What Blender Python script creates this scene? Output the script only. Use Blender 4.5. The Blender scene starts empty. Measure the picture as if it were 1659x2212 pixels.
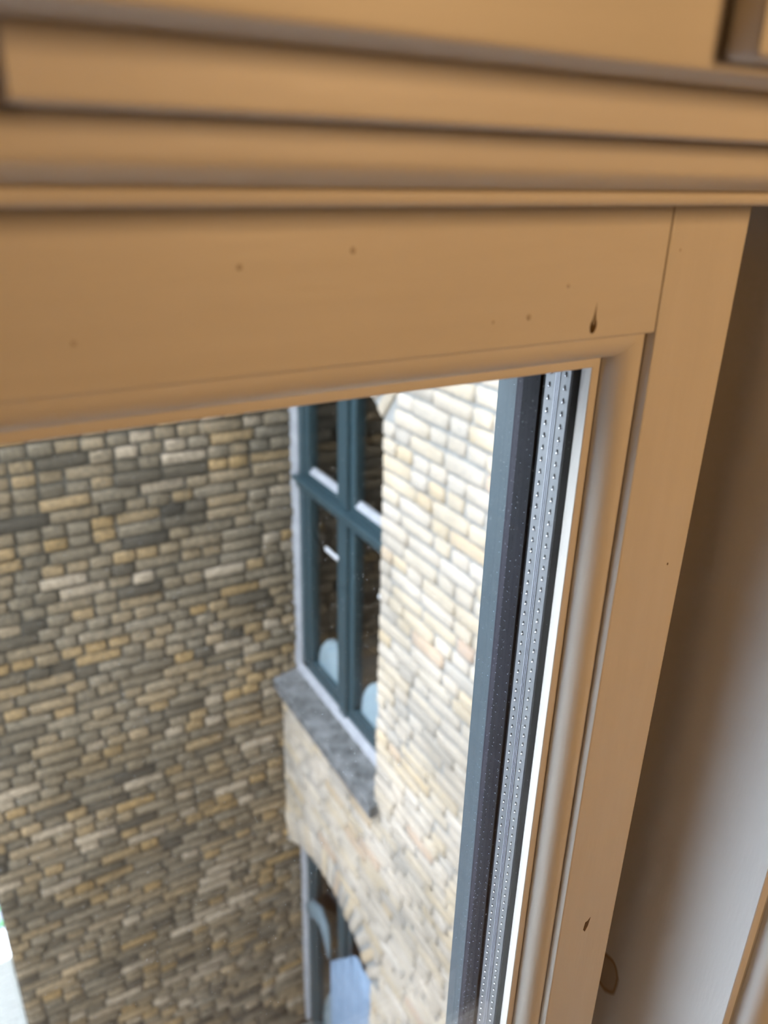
import bpy, bmesh, math, random
from mathutils import Vector, Matrix
S = bpy.context.scene
COL = S.collection
rnd = random.Random(7)

# ------------------------------------------------------------------ camera
YAW, PITCH, ROLL, FPX = 0.534194, 0.413732, 0.0252865, 1707.6
W, H = 1659, 2212
fwd = Vector((math.sin(YAW) * math.cos(PITCH), math.cos(YAW) * math.cos(PITCH), -math.sin(PITCH)))
rgt0 = Vector((math.cos(YAW), -math.sin(YAW), 0)); up0 = rgt0.cross(fwd)
rgt = math.cos(ROLL) * rgt0 + math.sin(ROLL) * up0
upv = -math.sin(ROLL) * rgt0 + math.cos(ROLL) * up0
cd = bpy.data.cameras.new('camera'); cam = bpy.data.objects.new('camera', cd); COL.objects.link(cam)
cam.matrix_world = Matrix(((rgt.x, upv.x, -fwd.x, 0), (rgt.y, upv.y, -fwd.y, 0), (rgt.z, upv.z, -fwd.z, 0), (0, 0, 0, 1)))
cd.sensor_width = 36; cd.sensor_fit = 'AUTO'; cd.lens = FPX / H * 36
cd.clip_start = 0.01; cd.clip_end = 200
cd.dof.use_dof = True; cd.dof.focus_distance = 0.51; cd.dof.aperture_fstop = 6.8
S.camera = cam

def pix(p):                                   # where a point falls in the 1659x2212 frame (only to pick which bricks show largest)
    x, y, z = p.dot(rgt), p.dot(upv), p.dot(fwd)
    return (W / 2 + FPX * x / z, H / 2 - FPX * y / z, z)

# ------------------------------------------------------------------ sky and exposure
wd = bpy.data.worlds.new('overcast_sky'); S.world = wd; wd.use_nodes = True
bg = wd.node_tree.nodes['Background']
bg.inputs['Color'].default_value = (0.79, 0.885, 1.0, 1); bg.inputs['Strength'].default_value = 14.0
S.view_settings.view_transform = 'Standard'; S.view_settings.look = 'None'
S.view_settings.gamma = 1; S.view_settings.exposure = 0.0
S.view_settings.use_curve_mapping = False
S.cycles.use_denoising = True
S.cycles.max_bounces = 8; S.cycles.diffuse_bounces = 4; S.cycles.glossy_bounces = 4; S.cycles.transparent_max_bounces = 20; S.cycles.adaptive_threshold = 0.02
S.cycles.caustics_reflective = False; S.cycles.caustics_refractive = False
LAMP_W = 14.0

U = 0.25                                      # distance from the lens to the sash face, metres

# ------------------------------------------------------------------ materials
def new_mat(name):
    m = bpy.data.materials.new(name); m.use_nodes = True
    nt = m.node_tree; b = nt.nodes['Principled BSDF']
    return m, nt, b
def node(nt, t, **kw):
    n = nt.nodes.new(t)
    for k, v in kw.items(): setattr(n, k, v)
    return n
def ramp(nt, stops, interp='LINEAR'):
    r = nt.nodes.new('ShaderNodeValToRGB'); r.color_ramp.interpolation = interp
    e = r.color_ramp.elements
    while len(e) < len(stops): e.new(0.5)
    for k, (p, c) in enumerate(stops):
        e[k].position = p; e[k].color = (*c, 1)
    return r
def bump(nt, b, src, strength, dist):
    n = nt.nodes.new('ShaderNodeBump'); n.inputs['Strength'].default_value = strength; n.inputs['Distance'].default_value = dist
    nt.links.new(src, n.inputs['Height']); nt.links.new(n.outputs['Normal'], b.inputs['Normal'])
def noise(nt, scale, detail=4, vec=None, rough=0.55):
    n = nt.nodes.new('ShaderNodeTexNoise'); n.inputs['Scale'].default_value = scale
    n.inputs['Detail'].default_value = detail; n.inputs['Roughness'].default_value = rough
    if vec is not None: nt.links.new(vec, n.inputs['Vector'])
    return n
def geo_pos(nt): return nt.nodes.new('ShaderNodeNewGeometry').outputs['Position']
def scaled(nt, vec, s):
    m = nt.nodes.new('ShaderNodeMapping'); m.inputs['Scale'].default_value = s
    nt.links.new(vec, m.inputs['Vector']); return m.outputs['Vector']

def mottled(name, c0, c1, scale=20, rough=0.6, bs=0.1, bd=0.002, metallic=0, stretch=(1, 1, 1), spec=0.5, bscale=None):
    m, nt, b = new_mat(name)
    v = scaled(nt, geo_pos(nt), stretch)
    n = noise(nt, scale, 5, v)
    r = ramp(nt, [(0.3, c0), (0.7, c1)])
    nt.links.new(n.outputs['Fac'], r.inputs['Fac']); nt.links.new(r.outputs['Color'], b.inputs['Base Color'])
    b.inputs['Roughness'].default_value = rough; b.inputs['Metallic'].default_value = metallic
    b.inputs['Specular IOR Level'].default_value = spec
    if bs:
        n2 = noise(nt, bscale or scale * 4, 4, v); bump(nt, b, n2.outputs['Fac'], bs, bd)
    return m

PAINT = (0.78, 0.73, 0.66), (0.82, 0.77, 0.70)
paint_v = mottled('cream_paint_vertical_grain', *PAINT, scale=14, rough=0.42, bs=0.25, bd=0.0006, stretch=(6, 6, 0.7), bscale=60)
paint_h = mottled('cream_paint_horizontal_grain', *PAINT, scale=14, rough=0.42, bs=0.25, bd=0.0006, stretch=(0.7, 6, 6), bscale=60)
paint_jamb = mottled('cream_paint_smooth', (0.83, 0.81, 0.79), (0.86, 0.84, 0.82), scale=10, rough=0.5, bs=0.3, bd=0.0005, stretch=(6, 6, 1), bscale=80)
# brown ring stain left on the jamb lining
def add_ring_stain(m, centre, radius):
    nt = m.node_tree; b = nt.nodes['Principled BSDF']
    old = b.inputs['Base Color'].links[0].from_socket
    pos = geo_pos(nt)
    wob = noise(nt, 40, 2, pos); wv = node(nt, 'ShaderNodeVectorMath', operation='SCALE'); nt.links.new(wob.outputs['Color'], wv.inputs[0]); wv.inputs['Scale'].default_value = 0.010
    add = node(nt, 'ShaderNodeVectorMath', operation='ADD'); nt.links.new(pos, add.inputs[0]); nt.links.new(wv.outputs[0], add.inputs[1])
    sub = node(nt, 'ShaderNodeVectorMath', operation='SUBTRACT'); nt.links.new(add.outputs[0], sub.inputs[0]); sub.inputs[1].default_value = (centre[0] + 0.005, centre[1] + 0.005, centre[2] + 0.005)
    sc = node(nt, 'ShaderNodeVectorMath', operation='MULTIPLY'); nt.links.new(sub.outputs[0], sc.inputs[0]); sc.inputs[1].default_value = (0.0, 1.25, 0.85)
    ln = node(nt, 'ShaderNodeVectorMath', operation='LENGTH'); nt.links.new(sc.outputs[0], ln.inputs[0])
    mr = node(nt, 'ShaderNodeMapRange'); nt.links.new(ln.outputs['Value'], mr.inputs['Value']); mr.inputs['From Max'].default_value = radius * 2
    r = ramp(nt, [(0, (0.6,) * 3), (0.40, (0.65,) * 3), (0.47, (0.95,) * 3), (0.51, (0.9,) * 3), (0.60, (0.0,) * 3), (1, (0,) * 3)])
    nt.links.new(mr.outputs[0], r.inputs['Fac'])
    mx = node(nt, 'ShaderNodeMix', data_type='RGBA'); nt.links.new(r.outputs['Color'], mx.inputs['Factor'])
    nt.links.new(old, mx.inputs['A']); mx.inputs['B'].default_value = (0.42, 0.25, 0.12, 1)
    nt.links.new(mx.outputs['Result'], b.inputs['Base Color'])

def brick_mat(name, stops, island, nscale=55, dirt=(0.07, 0.068, 0.062), dirt_amt=0.75, rough=0.9):
    m, nt, b = new_mat(name)
    if island: rv = nt.nodes.new('ShaderNodeNewGeometry').outputs['Random Per Island']
    else: rv = nt.nodes.new('ShaderNodeObjectInfo').outputs['Random']
    r = ramp(nt, stops); nt.links.new(rv, r.inputs['Fac'])
    p = geo_pos(nt)
    n = noise(nt, nscale, 6, p, 0.65)
    nr = ramp(nt, [(0.38, (0, 0, 0)), (0.72, (1, 1, 1))]); nt.links.new(n.outputs['Fac'], nr.inputs['Fac'])
    ml = node(nt, 'ShaderNodeMath', operation='MULTIPLY'); nt.links.new(nr.outputs['Color'], ml.inputs[0]); ml.inputs[1].default_value = dirt_amt
    mx = node(nt, 'ShaderNodeMix', data_type='RGBA'); nt.links.new(ml.outputs[0], mx.inputs['Factor'])
    nt.links.new(r.outputs['Color'], mx.inputs['A']); mx.inputs['B'].default_value = (*dirt, 1)
    n3 = noise(nt, 2.2, 3, p); r3 = ramp(nt, [(0.35, (0.78, 0.77, 0.75)), (0.65, (1.12, 1.1, 1.08))]); nt.links.new(n3.outputs['Fac'], r3.inputs['Fac'])
    m2 = node(nt, 'ShaderNodeMix', data_type='RGBA', blend_type='MULTIPLY'); m2.inputs['Factor'].default_value = 1
    nt.links.new(mx.outputs['Result'], m2.inputs['A']); nt.links.new(r3.outputs['Color'], m2.inputs['B'])
    nt.links.new(m2.outputs['Result'], b.inputs['Base Color'])
    b.inputs['Roughness'].default_value = rough; b.inputs['Specular IOR Level'].default_value = 0.25
    n2 = noise(nt, 140, 5, p); bump(nt, b, n2.outputs['Fac'], 0.6, 0.006)
    return m
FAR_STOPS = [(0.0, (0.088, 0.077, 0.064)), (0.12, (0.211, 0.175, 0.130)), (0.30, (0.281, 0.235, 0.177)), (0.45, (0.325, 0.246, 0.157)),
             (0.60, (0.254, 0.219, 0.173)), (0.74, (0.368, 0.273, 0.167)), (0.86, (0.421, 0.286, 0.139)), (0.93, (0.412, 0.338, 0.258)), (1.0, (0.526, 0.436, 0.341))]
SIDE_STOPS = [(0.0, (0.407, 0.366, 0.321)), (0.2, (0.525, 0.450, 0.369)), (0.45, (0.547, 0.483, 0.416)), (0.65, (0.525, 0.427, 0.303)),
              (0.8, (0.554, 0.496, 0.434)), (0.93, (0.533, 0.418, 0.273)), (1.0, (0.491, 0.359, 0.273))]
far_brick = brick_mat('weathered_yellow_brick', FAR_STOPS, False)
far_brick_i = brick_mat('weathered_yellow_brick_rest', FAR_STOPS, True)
side_brick = brick_mat('pale_cream_brick', SIDE_STOPS, False, dirt=(0.33, 0.33, 0.335), dirt_amt=0.55)
side_brick_i = brick_mat('pale_cream_brick_rest', SIDE_STOPS, True, dirt=(0.33, 0.33, 0.335), dirt_amt=0.55)
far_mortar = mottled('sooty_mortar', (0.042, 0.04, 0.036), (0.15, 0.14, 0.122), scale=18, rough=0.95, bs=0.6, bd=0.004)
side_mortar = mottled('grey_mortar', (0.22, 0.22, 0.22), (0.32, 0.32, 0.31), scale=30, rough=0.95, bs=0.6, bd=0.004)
own_brick = mottled('own_facade_brick', (0.36, 0.33, 0.28), (0.44, 0.41, 0.35), scale=6, rough=0.9)
plaster = mottled('room_plaster', (0.22, 0.20, 0.17), (0.26, 0.235, 0.20), scale=4, rough=0.8, bs=0.1)
grey_render = mottled('grey_render', (0.22, 0.23, 0.25), (0.27, 0.28, 0.30), scale=1.5, rough=0.9)
oak = mottled('oak_floor', (0.30, 0.18, 0.09), (0.42, 0.27, 0.14), scale=8, rough=0.4, stretch=(6, 0.6, 1))
asphalt = mottled('paved_yard', (0.16, 0.17, 0.20), (0.24, 0.25, 0.28), scale=3, rough=0.9, bs=0.4)
teal = mottled('grey_teal_paint', (0.028, 0.054, 0.068), (0.037, 0.068, 0.084), scale=30, rough=0.35, bs=0.15, bd=0.0006)
deep_teal = mottled('deep_teal_paint', (0.022, 0.042, 0.053), (0.030, 0.054, 0.066), scale=30, rough=0.4, bs=0.15, bd=0.0006)
lilac_fillet = mottled('pale_mortar_fillet', (0.30, 0.31, 0.35), (0.40, 0.41, 0.45), scale=12, rough=0.8)
black_rubber = mottled('black_rubber', (0.004, 0.004, 0.006), (0.008, 0.008, 0.012), scale=60, rough=0.7, bs=0.0, spec=0.12)
butyl = mottled('black_butyl', (0.002, 0.002, 0.004), (0.004, 0.004, 0.007), scale=60, rough=0.6, bs=0.0, spec=0.1)
plum_plastic = mottled('dark_plum_plastic', (0.016, 0.014, 0.022), (0.024, 0.022, 0.032), scale=300, rough=0.6, bs=0.0, spec=0.2)
alu = mottled('mill_aluminium', (0.22, 0.225, 0.23), (0.27, 0.275, 0.28), scale=60, rough=0.5, bs=0.15, bd=0.0002, metallic=0.7, stretch=(1, 1, 0.05))
alu_lip = mottled('bright_aluminium', (0.62, 0.63, 0.65), (0.7, 0.7, 0.72), scale=60, rough=0.2, bs=0, metallic=1.0)
hole_dark = mottled('perforation_shadow', (0.012, 0.012, 0.014), (0.02, 0.02, 0.022), scale=60, rough=0.8, bs=0)
slate = mottled('weathered_slate', (0.045, 0.05, 0.052), (0.20, 0.205, 0.215), scale=16, rough=0.85, bs=0.6, bd=0.004)
pale_blue_matte = mottled('pale_blue_white', (0.40, 0.53, 0.63), (0.50, 0.63, 0.72), scale=10, rough=0.9, bs=0.1)
dull_blue = mottled('dull_blue_matte', (0.12, 0.17, 0.20), (0.16, 0.21, 0.25), scale=10, rough=0.9, bs=0.1)
reflection_blue = mottled('painted_sky_reflection', (0.20, 0.29, 0.42), (0.27, 0.37, 0.52), scale=7, rough=0.9, bs=0.1)  # sky reflection put into the colour
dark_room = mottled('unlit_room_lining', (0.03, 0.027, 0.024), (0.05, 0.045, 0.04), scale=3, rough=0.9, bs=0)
white_brick = mottled('white_painted_brick', (0.80, 0.83, 0.83), (0.88, 0.9, 0.9), scale=10, rough=0.7)
pale_metal = mottled('pale_grey_metal', (0.55, 0.56, 0.60), (0.65, 0.66, 0.70), scale=20, rough=0.4, bs=0)
resin = mottled('dark_resin', (0.10, 0.055, 0.015), (0.16, 0.09, 0.03), scale=200, rough=0.3, bs=0)
knot = mottled('raised_knot_paint', (0.60, 0.53, 0.45), (0.66, 0.58, 0.5), scale=200, rough=0.4, bs=0)
bare = mottled('chipped_bare_wood', (0.10, 0.06, 0.03), (0.2, 0.12, 0.06), scale=300, rough=0.8, bs=0)
leaf_m = mottled('green_leaves', (0.03, 0.22, 0.05), (0.08, 0.36, 0.10), scale=10, rough=0.6, bs=0)
opal = mottled('opal_glass', (0.85, 0.8, 0.7), (0.88, 0.83, 0.73), scale=4, rough=0.4, bs=0)
brass = mottled('brass', (0.5, 0.36, 0.14), (0.56, 0.4, 0.17), scale=8, rough=0.3, metallic=1, bs=0)

def glass_mat(name, tint=(0.992, 0.996, 0.995), dust=0.0, ior=1.5, film=0.0):
    m = bpy.data.materials.new(name); m.use_nodes = True; nt = m.node_tree
    for n in list(nt.nodes):
        if n.type != 'OUTPUT_MATERIAL': nt.nodes.remove(n)
    out = [n for n in nt.nodes if n.type == 'OUTPUT_MATERIAL'][0]
    tr = node(nt, 'ShaderNodeBsdfTransparent'); tr.inputs['Color'].default_value = (*tint, 1)
    gl = node(nt, 'ShaderNodeBsdfGlossy'); gl.inputs['Roughness'].default_value = 0.0
    fr = node(nt, 'ShaderNodeFresnel')
    bf = node(nt, 'ShaderNodeMix', data_type='FLOAT'); bf.inputs['A'].default_value = ior; bf.inputs['B'].default_value = 1 / ior   # same reflectance from either side
    nt.links.new(nt.nodes.new('ShaderNodeNewGeometry').outputs['Backfacing'], bf.inputs['Factor']); nt.links.new(bf.outputs['Result'], fr.inputs['IOR'])
    mx = node(nt, 'ShaderNodeMixShader')
    nt.links.new(fr.outputs[0], mx.inputs[0]); nt.links.new(tr.outputs[0], mx.inputs[1]); nt.links.new(gl.outputs[0], mx.inputs[2])
    last = mx
    if dust:
        p = geo_pos(nt)
        v = node(nt, 'ShaderNodeTexVoronoi'); v.inputs['Scale'].default_value = 380; nt.links.new(p, v.inputs['Vector'])
        big = noise(nt, 9, 3, p)
        rr = ramp(nt, [(0.0, (1, 1, 1)), (0.055, (0.6,) * 3), (0.10, (0,) * 3)]); nt.links.new(v.outputs['Distance'], rr.inputs['Fac'])
        sel = node(nt, 'ShaderNodeSeparateColor'); nt.links.new(v.outputs['Color'], sel.inputs[0])
        gt = node(nt, 'ShaderNodeMath', operation='GREATER_THAN'); nt.links.new(sel.outputs[0], gt.inputs[0]); gt.inputs[1].default_value = 0.55
        mu = node(nt, 'ShaderNodeMath', operation='MULTIPLY'); nt.links.new(rr.outputs['Color'], mu.inputs[0]); nt.links.new(gt.outputs[0], mu.inputs[1])
        mb = node(nt, 'ShaderNodeMath', operation='MULTIPLY'); nt.links.new(mu.outputs[0], mb.inputs[0]); mb.inputs[1].default_value = dust
        ad = node(nt, 'ShaderNodeMath', operation='ADD'); nt.links.new(mb.outputs[0], ad.inputs[0])
        fm = node(nt, 'ShaderNodeMath', operation='MULTIPLY'); nt.links.new(big.outputs['Fac'], fm.inputs[0]); fm.inputs[1].default_value = film; nt.links.new(fm.outputs[0], ad.inputs[1])
        df = node(nt, 'ShaderNodeBsdfDiffuse'); df.inputs['Color'].default_value = (0.8, 0.82, 0.85, 1)
        tl = node(nt, 'ShaderNodeBsdfTranslucent'); tl.inputs['Color'].default_value = (0.8, 0.82, 0.85, 1)
        mm = node(nt, 'ShaderNodeMixShader'); nt.links.new(df.outputs[0], mm.inputs[1]); nt.links.new(tl.outputs[0], mm.inputs[2])
        m3 = node(nt, 'ShaderNodeMixShader'); nt.links.new(ad.outputs[0], m3.inputs[0]); nt.links.new(mx.outputs[0], m3.inputs[1]); nt.links.new(mm.outputs[0], m3.inputs[2])
        last = m3
    nt.links.new(last.outputs[0], out.inputs['Surface'])
    return m
pane_glass = glass_mat('clear_pane_glass')
pane_glass_dusty = glass_mat('dusty_pane_glass', dust=0.7, film=0.0)
far_glass = glass_mat('old_window_glass', tint=(0.95, 0.96, 0.96), ior=1.55)

# ------------------------------------------------------------------ mesh helpers
def obj(name, verts, faces, mat, parent=None, smooth=False):
    me = bpy.data.meshes.new(name); me.from_pydata([tuple(v) for v in verts], [], faces); me.materials.append(mat)
    bm = bmesh.new(); bm.from_mesh(me); bmesh.ops.recalc_face_normals(bm, faces=bm.faces); bm.to_mesh(me); bm.free()
    if smooth:
        for p in me.polygons: p.use_smooth = True
    o = bpy.data.objects.new(name, me); COL.objects.link(o)
    if parent is not None: o.parent = parent
    return o
def empty(name, loc=(0, 0, 0)):
    o = bpy.data.objects.new(name, None); COL.objects.link(o); o.location = loc; o.empty_display_size = 0.05
    return o
def tag(o, label=None, cat=None, group=None, kind=None):
    if label: o['label'] = label
    if cat: o['category'] = cat
    if group: o['group'] = group
    if kind: o['kind'] = kind
    return o
def box_geo(x0, x1, y0, y1, z0, z1, bev=0.0, seg=2):
    bm = bmesh.new()
    vs = [bm.verts.new((x, y, z)) for x in (x0, x1) for y in (y0, y1) for z in (z0, z1)]
    for f in ((0, 1, 3, 2), (4, 6, 7, 5), (0, 4, 5, 1), (2, 3, 7, 6), (0, 2, 6, 4), (1, 5, 7, 3)): bm.faces.new([vs[i] for i in f])
    bmesh.ops.recalc_face_normals(bm, faces=bm.faces)
    if bev: bmesh.ops.bevel(bm, geom=bm.edges[:], offset=bev, segments=seg, affect='EDGES', profile=0.5)
    bm.verts.index_update()
    v = [tuple(q.co) for q in bm.verts]; f = [[q.index for q in g.verts] for g in bm.faces]; bm.free()
    return v, f
def box(name, x0, x1, y0, y1, z0, z1, mat, parent=None, bev=0.0):
    v, f = box_geo(x0, x1, y0, y1, z0, z1, bev)
    return obj(name, v, f, mat, parent)
def prism(name, pts, axis, a0, a1, mat, parent=None, smooth=False):
    """pts: polygon in the two axes that are not `axis` (in x,y,z order)."""
    def P(p, a): return {'x': (a, p[0], p[1]), 'y': (p[0], a, p[1]), 'z': (p[0], p[1], a)}[axis]
    n = len(pts)
    v = [P(p, a0) for p in pts] + [P(p, a1) for p in pts]
    f = [[i, (i + 1) % n, n + (i + 1) % n, n + i] for i in range(n)] + [list(range(n)), list(range(n, 2 * n))]
    o = obj(name, v, f, mat, parent)
    if smooth:
        me = o.data
        for p in me.polygons: p.use_smooth = True
        me.set_sharp_from_angle(angle=math.radians(32))
    return o

# ------------------------------------------------------------------ the light well outside
XR, D = 1.55, 3.83                      # face of the side wall, face of the wall opposite
XF = 1.688                              # face of the window frames set back in the side wall
YW0, YW1 = 2.643, 3.83                  # window opening along the side wall
FL = 3.34                               # storey height
SILL, SPRING, RISE = -2.88, -0.95, 0.24 # upper window
TOP, BOT = 5.5, -9.3
OUT = 0.42                              # outer face of our own facade

def arch_z(y, spring):
    t = (y - (YW0 + YW1) / 2) / ((YW1 - YW0) / 2)
    return spring + RISE * (1 - t * t)

ground = box('ground', -14, 9, OUT - 0.6, 22, BOT - 0.3, BOT, asphalt)
tag(ground, 'grey paved yard far below the window', 'ground', kind='structure')

yard_blocker = empty('low_sky_blocker', (-9.0, 6.0, BOT)); tag(yard_blocker, 'unseen building added across the yard to block low sky, out of view on the left', 'building', kind='structure')  # unseen mass added to keep low sky light off the jamb
v, f = box_geo(-3.0, 0.0, -9.0, 12.0, 0.0, 10.6, 0.0); obj('facade', v, f, grey_render, yard_blocker)
v, f = box_geo(-3.2, 0.3, -9.2, 12.2, 10.6, 10.9, 0.02); obj('eaves', v, f, white_brick, yard_blocker)
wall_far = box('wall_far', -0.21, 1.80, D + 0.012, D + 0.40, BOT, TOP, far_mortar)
tag(wall_far, 'weathered dark yellow brick wall opposite the window', 'brick wall', kind='structure')
wall_side = empty('wall_right', (XR, 1.6, BOT))
tag(wall_side, 'pale cream brick wall on the right with two recessed windows', 'brick wall', kind='structure')
def core(pts):
    o = prism('mortar_bed', pts, 'x', XR + 0.009, 1.80, side_mortar, None)
    o.parent = wall_side; o.matrix_parent_inverse = Matrix.Translation((-XR, -1.6, -BOT))
    return o
NA = 20
ys = [YW0 + (YW1 + 0.012 - YW0) * i / NA for i in range(NA + 1)]
core([(OUT, BOT), (YW0, BOT), (YW0, TOP), (OUT, TOP)])
core([(y, arch_z(y, SPRING - FL)) for y in ys] + [(YW1 + 0.012, SILL - 0.09), (YW0, SILL - 0.09)])
core([(y, arch_z(y, SPRING)) for y in ys] + [(YW1 + 0.012, TOP), (YW0, TOP)])
core([(YW0, BOT), (YW1 + 0.012, BOT), (YW1 + 0.012, SILL - FL - 0.09), (YW0, SILL - FL - 0.09)])

def brick_variant(L, Hh, worn, r):
    """front (local -y) with worn, rounded arris; origin in the middle of the face line"""
    d, b = 0.055, 0.007 + worn * 0.006
    def ring(y, inset, j):
        out = []
        for sx, sz in ((-1, -1), (1, -1), (1, 1), (-1, 1)):
            out.append((sx * (L / 2 - inset) + r.uniform(-j, j), y + r.uniform(-j, j) * 0.5, sz * (Hh / 2 - inset) + r.uniform(-j, j) * 0.6))
        return out
    j = 0.003 + 0.004 * worn
    v = ring(d, 0.0, 0) + ring(0.006 + b * 0.5, 0.0, j * 0.4) + ring(0.001, b * 0.45, j * 0.6) + ring(-0.001 - b * 0.2, b * 1.5, j)
    f = []
    for k in range(3):
        for i in range(4): f.append([4 * k + i, 4 * k + (i + 1) % 4, 4 * k + 4 + (i + 1) % 4, 4 * k + 4 + i])
    f.append([12, 13, 14, 15])
    return v, f
FAR_COURSE = 0.0705
BASE = [0.228, 0.190, 0.150, 0.108, 0.070]
COURSE, JOINT = 0.070, 0.010
def variants(worn, mat, tagname, course):
    out = {}
    r = random.Random(tagname)
    for L in BASE:
        out[L] = []
        for k in range(5):
            v, f = brick_variant(L, course - JOINT, worn, r)
            me = bpy.data.meshes.new('brick'); me.from_pydata(v, [], f); me.materials.append(mat)
            bm = bmesh.new(); bm.from_mesh(me); bmesh.ops.recalc_face_normals(bm, faces=bm.faces); bm.to_mesh(me); bm.free()
            for p in me.polygons: p.use_smooth = True
            out[L].append(me)
    return out
def lay_row(a, b, r, header_p):
    """bricks from a to b along a course: list of (centre, length)"""
    out = []; x = a
    while x < b - 0.03:
        L = 0.108 if r.random() < header_p else 0.228
        L *= r.uniform(0.97, 1.03)
        if not out: L *= r.uniform(0.45, 1)
        if x + L > b - 0.05: L = b - x
        out.append((x + L / 2, L)); x += L + JOINT * r.uniform(0.7, 1.4)
    return out
class Bricks:
    def __init__(self, parent, worn, mat, mat_rest, rotz, seed, course=COURSE):
        self.var = variants(worn, mat, seed, course); self.parent = parent; self.rest = mat_rest; self.items = []; self.rot = rotz; self.worn = worn
        self.r = random.Random(seed)
    def add(self, centre, L, roll=0.0, depth=0.0):
        base = min(BASE, key=lambda q: abs(q - L)); r = self.r
        rz = Matrix.Rotation(self.rot, 4, 'Z')
        loc = Matrix.Translation(centre)
        tilt = Matrix.Rotation(roll + r.uniform(-1, 1) * 0.018 * (0.4 + self.worn), 4, 'Y') @ Matrix.Rotation(r.uniform(-1, 1) * 0.02, 4, 'Z')
        off = Matrix.Translation((0, r.uniform(-0.005, 0.005) * (0.5 + self.worn) + depth, r.uniform(-0.0025, 0.0025)))
        mw = loc @ rz @ off @ tilt @ Matrix.Diagonal((L / base, 1, r.uniform(0.95, 1.05), 1))
        self.items.append((mw, self.var[base][r.randrange(5)], Vector(centre), L))
    def build(self, limit=300):
        def shown(it):
            x, y, z = pix(it[2])
            if z < 0.2 or not (-60 < x < 1110 and 800 < y < 2260): return 0
            return it[3] * (COURSE) / (z * z)
        order = sorted(self.items, key=shown, reverse=True)
        inv = Matrix.Translation(self.parent.location).inverted()
        for mw, me, c, L in order[:limit]:
            o = bpy.data.objects.new('brick', me); COL.objects.link(o); o.parent = self.parent; o.matrix_parent_inverse = Matrix(); o.matrix_local = inv @ mw
        V, F = [], []
        for mw, me, c, L in order[limit:]:
            n = len(V); V += [tuple(inv @ mw @ v.co) for v in me.vertices]; F += [[n + i for i in p.vertices] for p in me.polygons]
        if V:
            o = obj('remaining_bricks', V, F, self.rest, None, smooth=True); o.parent = self.parent; o['kind'] = 'stuff'

# wall opposite: courses
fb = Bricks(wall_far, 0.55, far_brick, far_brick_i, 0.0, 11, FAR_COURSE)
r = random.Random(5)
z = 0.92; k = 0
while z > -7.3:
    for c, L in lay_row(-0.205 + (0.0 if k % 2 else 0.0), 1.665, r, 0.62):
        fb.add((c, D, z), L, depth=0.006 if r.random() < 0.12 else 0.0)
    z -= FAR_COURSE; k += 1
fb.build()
# side wall: courses broken by two windows with segmental arches
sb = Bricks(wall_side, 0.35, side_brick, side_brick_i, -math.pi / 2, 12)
RING = 0.228
z = 0.92; k = 0
while z > -7.3:
    a0 = OUT + 0.02
    spans = []
    solid_right = YW0
    pieces = []                                     # intervals of the course that are solid
    cut = None
    for spring, sill in ((SPRING, SILL), (SPRING - FL, SILL - FL)):
        if sill - 0.10 < z < spring + 0.03: cut = 'open'
        elif spring + 0.03 <= z < spring + RISE + RING + 0.03:
            if cut is None: cut = spring
    if cut == 'open': pieces = [(a0, YW0)]
    elif cut is None: pieces = [(a0, YW1 - 0.01)]
    else:
        m = (YW0 + YW1) / 2; hw = (YW1 - YW0) / 2
        q = 1 - (z - cut - RING) / RISE              # extrados passes this height at m +- hw*sqrt(q)
        if z - cut <= RING * 0.9: pieces = [(a0, YW0 - 0.07 - 0.02)]
        else:
            w = hw * math.sqrt(max(q, 0)) + 0.03
            pieces = [(a0, m - w), (m + w, YW1 - 0.01)] if q > 0 else [(a0, YW1 - 0.01)]
    for (pa, pb) in pieces:
        if pb - pa < 0.05: continue
        for c, L in lay_row(pa, pb, r, 0.40):
            sb.add((XR, c, z), L)
    z -= COURSE; k += 1
# arch bricks standing on end
for spring in (SPRING, SPRING - FL):
    n = 17; m = (YW0 + YW1) / 2; hw = (YW1 - YW0) / 2
    for i in range(n):
        y = YW0 + (i + 0.5) / n * (YW1 - YW0)
        slope = -2 * RISE * (y - m) / hw ** 2
        ang = math.atan(slope)
        nrm = Vector((0, -math.sin(ang), math.cos(ang)))
        c = Vector((XR, y, arch_z(y, spring))) + nrm * (RING / 2 + 0.002)
        if c.y > YW1 - 0.03: continue
        sb.add(c, RING, roll=math.pi / 2 + ang)
sb.build()

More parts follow.
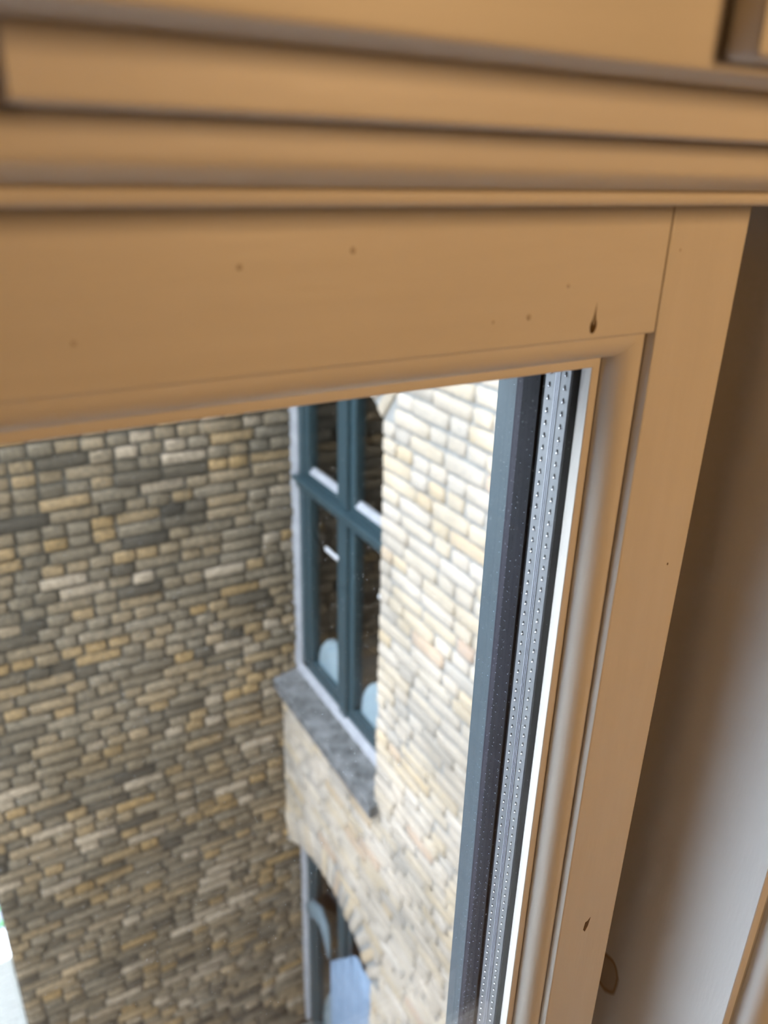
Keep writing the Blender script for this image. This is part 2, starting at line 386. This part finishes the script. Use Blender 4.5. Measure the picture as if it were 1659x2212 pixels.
# two windows of the side wall
def far_window(name, dz, label, upper=True):
    w = empty(name, (XF, (YW0 + YW1) / 2, SILL + dz)); tag(w, label, 'window', kind='structure')
    inv = Matrix.Translation((-XF, -(YW0 + YW1) / 2, -(SILL + dz)))
    def part(pn, x0, x1, y0, y1, z0, z1, mat, bev=0.004, par=None):
        o = box(pn, x0, x1, y0, y1, z0 + dz, z1 + dz, mat, None, bev)
        o.parent = par or w; o.matrix_parent_inverse = inv if par is None else Matrix()
        return o
    yL, yR, yM = 3.80, YW0 - 0.02, 3.245
    top = SPRING + RISE + 0.02
    part('frame_stile', XF, XF + 0.09, 3.735, yL + 0.03, SILL, top, teal)
    part('frame_stile', XF, XF + 0.09, yR, YW0 + 0.06, SILL, top, teal)
    part('mullion', XF - 0.012, XF + 0.09, yM - 0.042, yM + 0.042, SILL, top, teal)
    part('bottom_rail', XF, XF + 0.09, yR, yL, SILL, SILL + 0.055, teal)
    if upper: part('transom', XF - 0.020, XF + 0.09, yR, yL, -1.66, -1.595, teal)
    if upper: part('transom_drip', XF - 0.045, XF + 0.02, yR, yL, -1.615, -1.588, teal, 0.006)
    # arched head of the frame
    pts = [(y, arch_z(y, SPRING + dz) + 0.03) for y in ys] + [(y, arch_z(y, SPRING + dz) - 0.07) for y in reversed(ys)]
    o = prism('arched_head', pts, 'x', XF, XF + 0.09, teal); o.parent = w; o.matrix_parent_inverse = inv
    for (p0, p1) in ((yM + 0.042, 3.735), (YW0 + 0.06, yM - 0.042)):
        for (z0, z1, kind) in (((SILL + 0.055, -1.66, 'casement'), (-1.595, top, 'top_light')) if upper else ((SILL + 0.055, top, 'casement'),)):
            s = 0.055
            part('sash_stile', XF + 0.008, XF + 0.06, p0, p0 + s, z0, z1, teal)
            part('sash_stile', XF + 0.008, XF + 0.06, p1 - s, p1, z0, z1, teal)
            zb = z0 + (0.05 if kind == 'casement' else 0.045)
            part('sash_rail', XF + 0.008, XF + 0.06, p0 + s, p1 - s, z0, zb, teal)
            # sloping putty ledge under the pane
            pts = [(XF + 0.010, zb + dz), (XF + 0.034, zb + 0.028 + dz), (XF + 0.05, zb + 0.028 + dz), (XF + 0.05, zb + dz)]
            if kind == 'top_light':
                v = [(x, p0 + s, zz) for x, zz in pts] + [(x, p1 - s, zz) for x, zz in pts]
                o = obj('putty_ledge', v, [[0, 1, 5, 4], [1, 2, 6, 5], [2, 3, 7, 6], [3, 0, 4, 7], [0, 1, 2, 3], [4, 5, 6, 7]], lilac_fillet)
                o.parent = w; o.matrix_parent_inverse = inv
            g = part('pane', XF + 0.034, XF + 0.038, p0 + s, p1 - s, zb, z1 + (0 if kind == 'casement' else -0.02), far_glass, 0)
        if not upper: continue
        h = part('casement_handle', XF - 0.012, XF + 0.004, p0 + 0.02, p0 + 0.17, -1.915, -1.893, pale_metal, 0.006)
        h['label'] = 'pale metal casement handle'
    # mortar fillet between the frame and the wall opposite
    pts = [(1.652, YW1 + 0.01), (1.656, YW1 - 0.004), (XF + 0.002, 3.80), (XF + 0.05, 3.80), (XF + 0.05, YW1 + 0.01)]
    o = prism('mortar_fillet', pts, 'z', SILL + dz - 0.02, arch_z(3.80, SPRING + dz) + 0.02, lilac_fillet); o.parent = w; o.matrix_parent_inverse = inv
    # bed of mortar along the back of the sill
    if upper:
        pts = [(1.652, SILL - 0.012), (1.660, SILL + 0.004), (XF + 0.01, SILL + 0.028), (XF + 0.05, SILL + 0.028), (XF + 0.05, SILL - 0.02)]
        o = prism('sill_fillet', pts, 'y', YW0 + 0.0, 3.81, lilac_fillet); o.parent = w; o.matrix_parent_inverse = inv
    return w
far_window('window_2', 0.0, 'upper grey-teal window in the pale wall above a slate sill')
far_window('window_3', -FL, 'lower grey-teal window under the brick arch near the bottom', False)

def stone_sill(dz, label):
    pts = [(1.500, SILL - 0.052 + dz), (1.506, SILL - 0.045 + dz), (1.62, SILL - 0.022 + dz), (1.70, SILL + 0.004 + dz), (1.76, SILL + 0.004 + dz), (1.76, SILL - 0.10 + dz), (1.500, SILL - 0.115 + dz)]
    n = 26; v = []; f = []; r = random.Random(3); m = len(pts)
    for i in range(n + 1):
        y = YW0 - 0.045 + (YW1 + 0.005 - YW0 + 0.045) * i / n
        for k, (x, z) in enumerate(pts):
            e = 0.006 if k in (0, 1, 2) else 0.0
            v.append((x + r.uniform(-e, e), y, z + r.uniform(-e, e) * 0.7))
    for i in range(n):
        for k in range(m): f.append([i * m + k, i * m + (k + 1) % m, (i + 1) * m + (k + 1) % m, (i + 1) * m + k])
    f += [list(range(m)), list(range(n * m, n * m + m))]
    o = obj('window_sill', v, f, slate); tag(o, label, 'window sill'); return o
stone_sill(0.0, 'rough weathered slate sill below the upper teal window')

# unlit rooms behind those windows
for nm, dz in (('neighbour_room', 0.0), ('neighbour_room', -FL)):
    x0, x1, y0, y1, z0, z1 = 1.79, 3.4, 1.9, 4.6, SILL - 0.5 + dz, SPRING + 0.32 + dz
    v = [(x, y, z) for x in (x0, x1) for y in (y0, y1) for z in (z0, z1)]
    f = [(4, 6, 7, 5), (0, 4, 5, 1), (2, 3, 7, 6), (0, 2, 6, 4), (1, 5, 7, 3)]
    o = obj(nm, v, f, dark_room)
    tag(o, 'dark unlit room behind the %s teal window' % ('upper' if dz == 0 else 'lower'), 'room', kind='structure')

# pale rounded shapes behind the lower panes
def dome(name, y0, y1, z0, h, label, dx=0.040, depth=0.10):
    NU, NV = 20, 8; cy, hy = (y0 + y1) / 2, (y1 - y0) / 2
    v, f = [], []
    for i in range(NV + 1):
        a = math.pi * i / NV
        for k in range(NU + 1):
            b = math.pi * k / NU
            ry = math.cos(b); rz = abs(math.sin(b)) ** 0.8
            v.append((XF + dx + depth * (1 - math.cos(a)) / 2, cy + hy * ry * (0.72 + 0.28 * math.sin(a)), z0 + h * rz * (0.72 + 0.28 * math.sin(a))))
    for i in range(NV):
        for k in range(NU): f.append([i * (NU + 1) + k, i * (NU + 1) + k + 1, (i + 1) * (NU + 1) + k + 1, (i + 1) * (NU + 1) + k])
    f.append(list(range(NU + 1))); f.append([NV * (NU + 1) + k for k in range(NU + 1)])
    f.append([0] + [i * (NU + 1) for i in range(1, NV + 1)] + [i * (NU + 1) + NU for i in range(NV, -1, -1)])
    o = obj(name, v, f, pale_blue_matte, None, True); o.data.set_sharp_from_angle(angle=math.radians(50))
    tag(o, label, 'cushion', 'pale shapes behind the panes'); return o
dome('rounded_shape', 3.335, 3.685, SILL + 0.10, 0.21, 'pale blue rounded shape behind the far left pane of the upper window')
dome('rounded_shape', 2.765, 3.15, SILL + 0.10, 0.25, 'pale blue rounded shape behind the nearer right pane of the upper window')
dome('rounded_shape', 3.345, 3.68, SILL + 0.11 - FL, 0.44, 'pale blue rounded shape behind the bottom of the lower window')

# panel coloured as a sky reflection, and a curved band, in the lower window
def reflection_panel():
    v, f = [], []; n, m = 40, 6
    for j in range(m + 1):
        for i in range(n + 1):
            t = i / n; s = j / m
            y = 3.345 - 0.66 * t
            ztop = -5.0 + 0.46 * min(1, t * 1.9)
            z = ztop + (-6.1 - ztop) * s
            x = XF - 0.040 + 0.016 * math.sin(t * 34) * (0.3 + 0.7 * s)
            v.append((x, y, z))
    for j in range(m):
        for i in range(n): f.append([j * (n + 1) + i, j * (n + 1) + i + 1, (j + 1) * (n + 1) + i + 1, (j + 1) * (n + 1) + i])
    o = obj('pane_overlay', v, f, reflection_blue, None, True)
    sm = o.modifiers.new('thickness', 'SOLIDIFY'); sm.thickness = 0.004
    tag(o, 'pale blue panel standing in for a sky reflection over the right half of the lower window', 'pane_overlay')
reflection_panel()
def band():
    pts = [Vector((XF - 0.03, 3.70, -4.90)), Vector((XF - 0.03, 3.62, -4.80)), Vector((XF - 0.03, 3.52, -4.76)), Vector((XF - 0.03, 3.46, -4.79)), Vector((XF - 0.03, 3.425, -4.88)), Vector((XF - 0.03, 3.41, -4.97)), Vector((XF - 0.03, 3.40, -5.04))]
    rad = [0.055, 0.075, 0.080, 0.070, 0.05, 0.032, 0.02]
    v, f = [], []; n = 12
    for i, p in enumerate(pts):
        t = (pts[min(i + 1, len(pts) - 1)] - pts[max(i - 1, 0)]).normalized()
        b = Vector((1, 0, 0)); c = t.cross(b).normalized()
        for k in range(n):
            a = 2 * math.pi * k / n; v.append(p + rad[i] * (0.45 * math.cos(a) * b + math.sin(a) * c))
    for i in range(len(pts) - 1):
        for k in range(n): f.append([i * n + k, i * n + (k + 1) % n, (i + 1) * n + (k + 1) % n, (i + 1) * n + k])
    f += [list(range(n)), list(range((len(pts) - 1) * n, len(pts) * n))]
    o = obj('curved_band', v, f, dull_blue, None, True)
    tag(o, 'dull blue curving swag across the lower window left pane', 'pane_overlay')
band()

# white painted pier and greenery past the end of the wall opposite
pier = empty('white_pier', (-0.45, 5.2, BOT)); tag(pier, 'white painted brick pier past the left end of the dark wall', 'pier')
pcore = box('pier_core', -0.055, 0.36, 0.008, 0.30, 0, 3.42, white_brick, pier)
r = random.Random(2); vv, ff = brick_variant(0.205, COURSE - 0.008, 0.5, r)
pme = bpy.data.meshes.new('brick'); pme.from_pydata(vv, [], ff); pme.materials.append(white_brick)
bm = bmesh.new(); bm.from_mesh(pme); bmesh.ops.recalc_face_normals(bm, faces=bm.faces); bm.to_mesh(pme); bm.free()
zz = 0.04; k = 0
while zz < 3.42:
    for x in (0.05, 0.263):
        o = bpy.data.objects.new('brick', pme); COL.objects.link(o); o.parent = pier; o.location = (x, -0.004, zz)
    zz += COURSE; k += 1
sh = empty('garden_shrub', (-0.95, 8.2, BOT)); tag(sh, 'green leafy shrub beyond the white pier at the left edge', 'shrub')
V, F = [], []
r = random.Random(9)
for i in range(420):
    a, b, q = r.uniform(0, 6.283), r.uniform(-1, 1), r.uniform(0.6, 1) ** 0.5
    c = Vector((q * 0.55 * math.cos(a) * math.sqrt(1 - b * b), q * 0.55 * math.sin(a) * math.sqrt(1 - b * b), 0.9 + 0.8 * q * b))
    d1 = Vector((r.uniform(-1, 1), r.uniform(-1, 1), r.uniform(-1, 1))).normalized(); d2 = d1.cross(Vector((r.uniform(-1, 1), r.uniform(-1, 1), r.uniform(-1, 1)))).normalized()
    n = len(V); V += [c - d1 * 0.07, c + d2 * 0.03, c + d1 * 0.07, c - d2 * 0.03]; F.append([n, n + 1, n + 2, n + 3])
fo = obj('foliage', V, F, leaf_m, sh); fo['kind'] = 'stuff'
v, f = box_geo(-0.03, 0.03, -0.03, 0.03, 0, 0.7, 0.012); obj('stem', v, f, resin, sh)

# ------------------------------------------------------------------ the room and its facade
RX0, RX1, RY0, RYW, RZ0, RZ1 = -2.3, 2.2, -3.6, 0.1375, -1.5, 1.35
OPX0, OPX1, OPZ0, OPZ1 = -0.42, 1.60 * U, -0.95, 0.30
wf = empty('wall_front', (0, RYW, RZ0)); tag(wf, 'plastered window wall of the room with brick outside', 'wall', kind='structure')
wpar = Matrix.Translation((0, -RYW, -RZ0))
def wpart(nm, x0, x1, y0, y1, z0, z1, mat):
    o = box(nm, x0, x1, y0, y1, z0, z1, mat); o.parent = wf; o.matrix_parent_inverse = wpar; return o
OBX0, OBX1, OBZ0 = OPX0, 0.43, -1.02
for (x0, x1, z0, z1) in ((-9, OBX0, BOT, TOP), (OBX1, 1.80, BOT, TOP), (OBX0, OBX1, BOT, OBZ0), (OBX0, OBX1, OPZ1, TOP)):
    wpart('outer_brickwork', x0, x1, 0.36, OUT, z0, z1, own_brick)
for (x0, x1, z0, z1) in ((RX0, OPX0, RZ0, RZ1), (OPX1, RX1, RZ0, RZ1), (OPX0, OPX1, RZ0, OPZ0), (OPX0, OPX1, OPZ1, RZ1)):
    wpart('inner_plaster', x0, x1, RYW, 0.36, z0, z1, plaster)
tag(box('wall_back', RX0, RX1, RY0 - 0.1, RY0, RZ0, RZ1, plaster), 'plain plaster wall at the back of the room', 'wall', kind='structure')
tag(box('wall_left', RX0 - 0.1, RX0, RY0, RYW + 0.2, RZ0, RZ1, plaster), 'plain plaster wall on the left of the room', 'wall', kind='structure')
tag(box('wall_room_right', RX1, RX1 + 0.1, RY0, RYW + 0.2, RZ0, RZ1, plaster), 'plain plaster wall on the right of the room', 'wall', kind='structure')
tag(box('floor', RX0, RX1, RY0, RYW + 0.2, RZ0 - 0.1, RZ0, oak), 'brown oak floor of the room', 'floor', kind='structure')
tag(box('ceiling', RX0, RX1, RY0, RYW + 0.2, RZ1, RZ1 + 0.1, plaster), 'pale ceiling of the room', 'ceiling', kind='structure')

# ------------------------------------------------------------------ sash with its sealed double glazing
XL, XJ, XO = -1.20, 1.155, 1.357        # left inner edge, right inner edge, right outer edge (units of U)
ZT, ZB = -0.268, -3.05                  # inner edges of top and bottom rail
win = empty('window_1', (0.08, U, ZB * U)); tag(win, 'cream painted window sash with sealed double glazing', 'window', kind='structure')
winv = Matrix.Translation((-0.08, -U, -ZB * U))
def wp(o, par=None):
    o.parent = par or win
    if par is None: o.matrix_parent_inverse = winv
    return o
def ubox(nm, x0, x1, y0, y1, z0, z1, mat, bev=0.0):
    return box(nm, x0 * U, x1 * U, y0 * U, y1 * U, z0 * U, z1 * U, mat, None, bev)
G = 0.0035
top_rail = wp(ubox('top_rail', XL + G, XJ - G * 0.8, 1.0, 1.24, ZT, -0.0, paint_h, 0.0012))
wp(ubox('bottom_rail', XL + G, XJ - G, 1.0, 1.24, ZB - 0.25, ZB, paint_h, 0.0012))
stile = wp(ubox('stile', XJ, XO, 1.0, 1.24, ZB - 0.25, 0.0, paint_v, 0.0012))
wp(ubox('stile', XL - 0.2, XL, 1.0, 1.24, ZB - 0.25, 0.0, paint_v, 0.0012))
# stuck moulding: convex ovolo, quirk, fillet and rebate, mitred round the pane
prof = [(-0.002, 1.10), (-0.002, 1.022), (0.011, 1.022)]
for i in range(1, 11):
    t = math.radians(9 * i); prof.append((0.011 + 0.0405 * math.sin(t), 1.022 + 0.048 * (1 - math.cos(t))))
prof += [(0.0505, 1.0745), (0.0535, 1.0740), (0.0712, 1.0740), (0.0728, 1.0756), (0.0728, 1.0985), (0.0728, 1.10)]
def moulding(side, mat):
    v = []
    for s, y in prof:
        xa, xb, za, zb = XL + s, XJ - s, ZT - s, ZB + s
        if side == 'top': e = ((xa, y, za), (xb, y, za))
        elif side == 'bottom': e = ((xa, y, zb), (xb, y, zb))
        elif side == 'right': e = ((xb, y, zb), (xb, y, za))
        else: e = ((xa, y, zb), (xa, y, za))
        v += [tuple(c * U for c in q) for q in e]
    n = len(prof)
    f = [[2 * i, 2 * i + 1, 2 * ((i + 1) % n) + 1, 2 * ((i + 1) % n)] for i in range(n)]
    o = obj('glazing_moulding', v, f, mat)
    for p in o.data.polygons: p.use_smooth = True
    o.data.set_sharp_from_angle(angle=math.radians(30))
    return wp(o)
moulding('top', paint_h); moulding('bottom', paint_h); moulding('right', paint_v); moulding('left', paint_v)
XS = 1.075                              # face of the spacer bar
zs0, zs1 = ZB + 0.08, ZT - 0.08         # spacer faces at bottom and top
xsl = XL + 0.08
wp(ubox('glass_pane', xsl - 0.03, XS + 0.03, 1.0990, 1.1135, zs0 - 0.03, zs1 + 0.03, pane_glass_dusty))
wp(ubox('glass_pane', xsl - 0.03, XS + 0.03, 1.1955, 1.210, zs0 - 0.03, zs1 + 0.03, pane_glass))
def ring(nm, mat, i0, o0, y0, y1):
    """four bars round the pane: i0 outward offset of the visible face from the spacer line"""
    a = wp(ubox(nm, XS + i0, XS + o0, y0, y1, zs0 - o0, zs1 + o0, mat))
    wp(ubox(nm, xsl - o0, xsl - i0, y0, y1, zs0 - o0, zs1 + o0, mat))
    wp(ubox(nm, xsl - i0, XS + i0, y0, y1, zs1 + i0, zs1 + o0, mat))
    wp(ubox(nm, xsl - i0, XS + i0, y0, y1, zs0 - o0, zs0 - i0, mat))
    return a
ring('butyl_seal', butyl, 0.0, 0.05, 1.1135, 1.1195)
spacer = ring('spacer_bar', alu, 0.0, 0.045, 1.1195, 1.1895)
ring('butyl_seal', butyl, 0.0005, 0.05, 1.1895, 1.1955)
ring('outer_gasket', black_rubber, 0.004, 0.08, 1.210, 1.262)
ring('plastic_trim', plum_plastic, 0.004, 0.08, 1.262, 1.282)
ring('outer_frame', deep_teal, 0.005, 0.30, 1.282, 1.345)
wp(ubox('frame_rebate', 1.358, 1.459, 1.245, 1.281, ZB - 0.24, 0.015, paint_v))
wp(ubox('frame_rebate', 1.376, 1.459, 1.282, 1.40, ZB - 0.24, 0.015, paint_v))
# dimpled perforations along the spacer: two rows; and fine ribs between them
def perforations():
    V, F, V2, F2 = [], [], [], []
    pitch = 0.00665
    for row, y in enumerate((1.1325, 1.1765)):
        z = zs1 * U - 0.004 - row * 0.0008
        while z > zs0 * U + 0.005:
            x = XS * U - 0.00006; yc = y * U; n = len(V); K = 8
            for k in range(K):
                a = 2 * math.pi * k / K; V.append((x, yc + 0.00075 * math.cos(a), z + 0.0011 * math.sin(a)))
            F.append(list(range(n, n + K)))
            n = len(V2)                                    # bright pressed lip on the lower side
            for q in range(4):
                rr, hh = ((0.00085, 0.0), (0.0007, 0.00035), (0.0004, 0.00055), (0.0, 0.0006))[q]
                for k in range(8):
                    a = 2 * math.pi * k / 8; V2.append((x - hh, yc + rr * 0.9 * math.cos(a), z - 0.0013 + rr * 0.8 * math.sin(a)))
            for q in range(3):
                for k in range(8): F2.append([n + q * 8 + k, n + q * 8 + (k + 1) % 8, n + (q + 1) * 8 + (k + 1) % 8, n + (q + 1) * 8 + k])
            z -= pitch
    o = wp(obj('perforations', V, F, hole_dark), spacer); o['kind'] = 'stuff'
    o = wp(obj('perforation_lips', V2, F2, alu_lip, None, True), spacer); o['kind'] = 'stuff'
perforations()
for y in (1.1495, 1.1545, 1.1595):
    wp(ubox('spacer_rib', XS - 0.0012, XS, y - 0.0008, y + 0.0008, zs0, zs1, alu_lip), spacer)

# small blemishes in the paint
def lens_bump(nm, x, z, rx, rz, h, mat, par):
    V, F = [], []; K = 14
    for q, (s, y) in enumerate(((1.0, 0.0), (0.8, 0.55), (0.45, 0.9), (0.0001, 1.0))):
        for k in range(K):
            a = 2 * math.pi * k / K; V.append((x + rx * s * math.cos(a), U - h * y + 0.0001, z + rz * s * math.sin(a)))
    for q in range(3):
        for k in range(K): F.append([q * K + k, q * K + (k + 1) % K, (q + 1) * K + (k + 1) % K, (q + 1) * K + k])
    o = obj(nm, V, F, mat, None, True)
    return wp(o, par)
def at_face(px, py):
    d = fwd + rgt * ((px - W / 2) / FPX) - upv * ((py - H / 2) / FPX)
    return d.x / d.y * U, d.z / d.y * U
BLEM = [(763, 541, 0.0013, 0.0013), (518, 577, 0.0011, 0.0011), (1143, 685, 0.0014, 0.0014), (1228, 618, 0.0009, 0.0009), (1066, 696, 0.0007, 0.0007), (160, 742, 0.0010, 0.0010)]
for (px, py, rx, rz) in BLEM:
    x, z = at_face(px, py); lens_bump('filled_nail_hole', x, z, rx, rz, 0.0006, knot, top_rail)
x, z = at_face(1281, 707)
V, F = [], []                             # drip: long thin tail and a round drop
prof_d = [(0.0125, 0.00012), (0.009, 0.00025), (0.006, 0.0005), (0.0035, 0.0010), (0.002, 0.0017), (0.0, 0.0019), (-0.002, 0.0013), (-0.0028, 0.0002)]
K = 8
for dz, rr in prof_d:
    for k in range(K + 1):
        a = math.pi * k / K; V.append((x + rr * math.cos(a) + dz * 0.06, U - rr * 0.5 * math.sin(a) + 0.0001, z + dz))
for i in range(len(prof_d) - 1):
    for k in range(K): F.append([i * (K + 1) + k, i * (K + 1) + k + 1, (i + 1) * (K + 1) + k + 1, (i + 1) * (K + 1) + k])
o = wp(obj('resin_drip', V, F, resin, None, True), top_rail); o['label'] = 'dark brown resin drip'
x, z = at_face(1266, 1999)
V = [(x + a, U - 0.00015, z + b) for a, b in ((-0.0022, -0.003), (-0.0004, -0.0055), (0.0017, -0.001), (0.0029, 0.0062), (0.0007, 0.0040), (-0.0013, 0.0036))]
o = wp(obj('paint_chip', V + [(a, U + 0.0002, c) for a, b, c in V], [[0, 1, 2, 3, 4, 5]] + [[i, (i + 1) % 6, 6 + (i + 1) % 6, 6 + i] for i in range(6)], bare), stile); o['label'] = 'dark chip in the paint'
for (px, py) in ((1442, 1218), (1470, 540)):
    x, z = at_face(px, py); lens_bump('paint_speck', x, z, 0.0006, 0.0009, 0.0004, bare if py > 1000 else knot, stile)

# ------------------------------------------------------------------ frame joinery round the sash
trans = empty('trim_1', (0.08, 0.8 * U, 0.0)); tag(trans, 'cream painted transom with stepped mouldings above the sash', 'transom', kind='structure')
tinv = Matrix.Translation((-0.08, -0.8 * U, 0))
def tprism(nm, pts, x0, x1, mat, smooth=False):
    o = prism(nm, [(a * U, b * U) for a, b in pts], 'x', x0 * U, x1 * U, mat, None, smooth); o.parent = trans; o.matrix_parent_inverse = tinv; return o
X0, X1 = OPX0 / U, OPX1 / U
def rounded(pts, idx, rr, n=4):
    out = []
    for i, p in enumerate(pts):
        if i not in idx: out.append(p); continue
        a, b = Vector(pts[i - 1]), Vector(pts[(i + 1) % len(pts)]); c = Vector(p)
        da, db = (a - c).normalized() * rr, (b - c).normalized() * rr
        for k in range(n + 1):
            t = k / n; q = c + da * (1 - t) ** 2 + db * t ** 2
            out.append((q.x, q.y))
    return out
tprism('fascia_board', rounded([(0.64, 1.2), (0.64, 0.0954), (0.80, 0.0954), (0.80, 1.2)], (1,), 0.008), X0, X1, paint_h, True)
tprism('frieze_board', rounded([(0.7395, 0.0952), (0.7395, 0.0385), (0.90, 0.0385), (0.90, 0.0952)], (1,), 0.006), 0.093, X1, paint_h, True)
tprism('frieze_board', rounded([(0.7395, 0.0952), (0.7395, 0.0385), (0.90, 0.0385), (0.90, 0.0952)], (1,), 0.006), X0, 0.055, paint_h, True)
cor = [(0.818, 0.038), (0.818, 0.004)]
for i in range(1, 9):
    t = math.radians(90 * i / 8 * 0.8); cor.append((0.818 + 0.072 * (1 - math.cos(t)), 0.004 - 0.030 * math.sin(t)))
cor += [(0.886, -0.0255), (0.874, -0.0262), (0.868, -0.030), (0.866, -0.036), (0.868, -0.042), (0.874, -0.046), (0.985, -0.047), (0.985, 0.02), (1.40, 0.02), (1.40, 0.038)]
tprism('frieze_backing', [(0.79, 0.0952), (0.79, 0.0385), (0.905, 0.0385), (0.905, 0.0952)], 0.04, 0.11, paint_h)
tprism('cornice_moulding', cor, X0, X1, paint_h, True)
o = box('corner_block', 0.7716 * U, 1.34 * U, 0.595 * U, 0.6395 * U, 0.107 * U, 0.60 * U, paint_v, None, 0.0015); o.parent = trans; o.matrix_parent_inverse = tinv
# jamb lining on the right, with a moulded edge towards the room
JX, JY = 1.46, 0.694
jp = [(JX, 1.42), (JX, JY + 0.002), (JX + 0.002, JY), (JX + 0.030, JY), (JX + 0.034, JY - 0.004), (JX + 0.034, JY - 0.020)]
for i in range(1, 9):
    t = math.radians(90 * i / 8); jp.append((JX + 0.034 + 0.055 * (1 - math.cos(t)), JY - 0.020 - 0.045 * math.sin(t)))
jp += [(X1, JY - 0.065), (X1, 1.42)]
add_ring_stain(paint_jamb, (JX * U, 1.062 * U, -2.25 * U), 0.0140)
jamb = prism('trim_2', [(a * U, b * U) for a, b in jp], 'z', OPZ0, -0.0470 * U, paint_jamb, None, True)
tag(jamb, 'cream painted jamb lining right of the sash with a ring stain', 'jamb', kind='structure')
jamb2 = prism('trim_3', [(OPX0, 0.16), (-1.405 * U, 0.16), (-1.405 * U, 0.355), (OPX0, 0.355)], 'z', OPZ0, -0.047 * U, paint_v)
tag(jamb2, 'cream painted jamb lining left of the sash, out of view', 'jamb', kind='structure')
board = box('trim_4', OPX0, OPX1, 0.12, 0.36, OPZ0, (ZB - 0.26) * U, paint_h)
tag(board, 'cream painted window board under the sash, out of view', 'window board', kind='structure')

# ------------------------------------------------------------------ lamp of the room
lx, ly, lz = 0.46, -0.60, 0.125
lamp = empty('pendant_lamp', (lx, ly, RZ1)); tag(lamp, 'opal globe pendant lamp hanging in the room behind the viewer', 'lamp')
v, f = box_geo(-0.005, 0.005, -0.005, 0.005, lz + 0.14 - RZ1, 0.0, 0.002); obj('cord', v, f, black_rubber, lamp)
v, f = box_geo(-0.06, 0.06, -0.06, 0.06, -0.03, 0.0, 0.01); obj('ceiling_rose', v, f, brass, lamp)
V, F = [], []; K = 20
for i in range(9):
    t = math.pi * (0.12 + 0.18 * i / 8); 
    for k in range(K):
        a = 2 * math.pi * k / K; V.append((0.15 * math.sin(t) * math.cos(a), 0.15 * math.sin(t) * math.sin(a), lz - RZ1 + 0.15 * math.cos(t)))
for i in range(8):
    for k in range(K): F.append([i * K + k, i * K + (k + 1) % K, (i + 1) * K + (k + 1) % K, (i + 1) * K + k])
obj('shade', V, F, opal, lamp, True)
ld = bpy.data.lights.new('lamp_bulb', 'POINT'); ld.energy = LAMP_W; ld.color = (1.0, 0.60, 0.27); ld.shadow_soft_size = 0.12
lo = bpy.data.objects.new('lamp_bulb', ld); COL.objects.link(lo); lo.parent = lamp; lo.location = (0, 0, lz - RZ1)
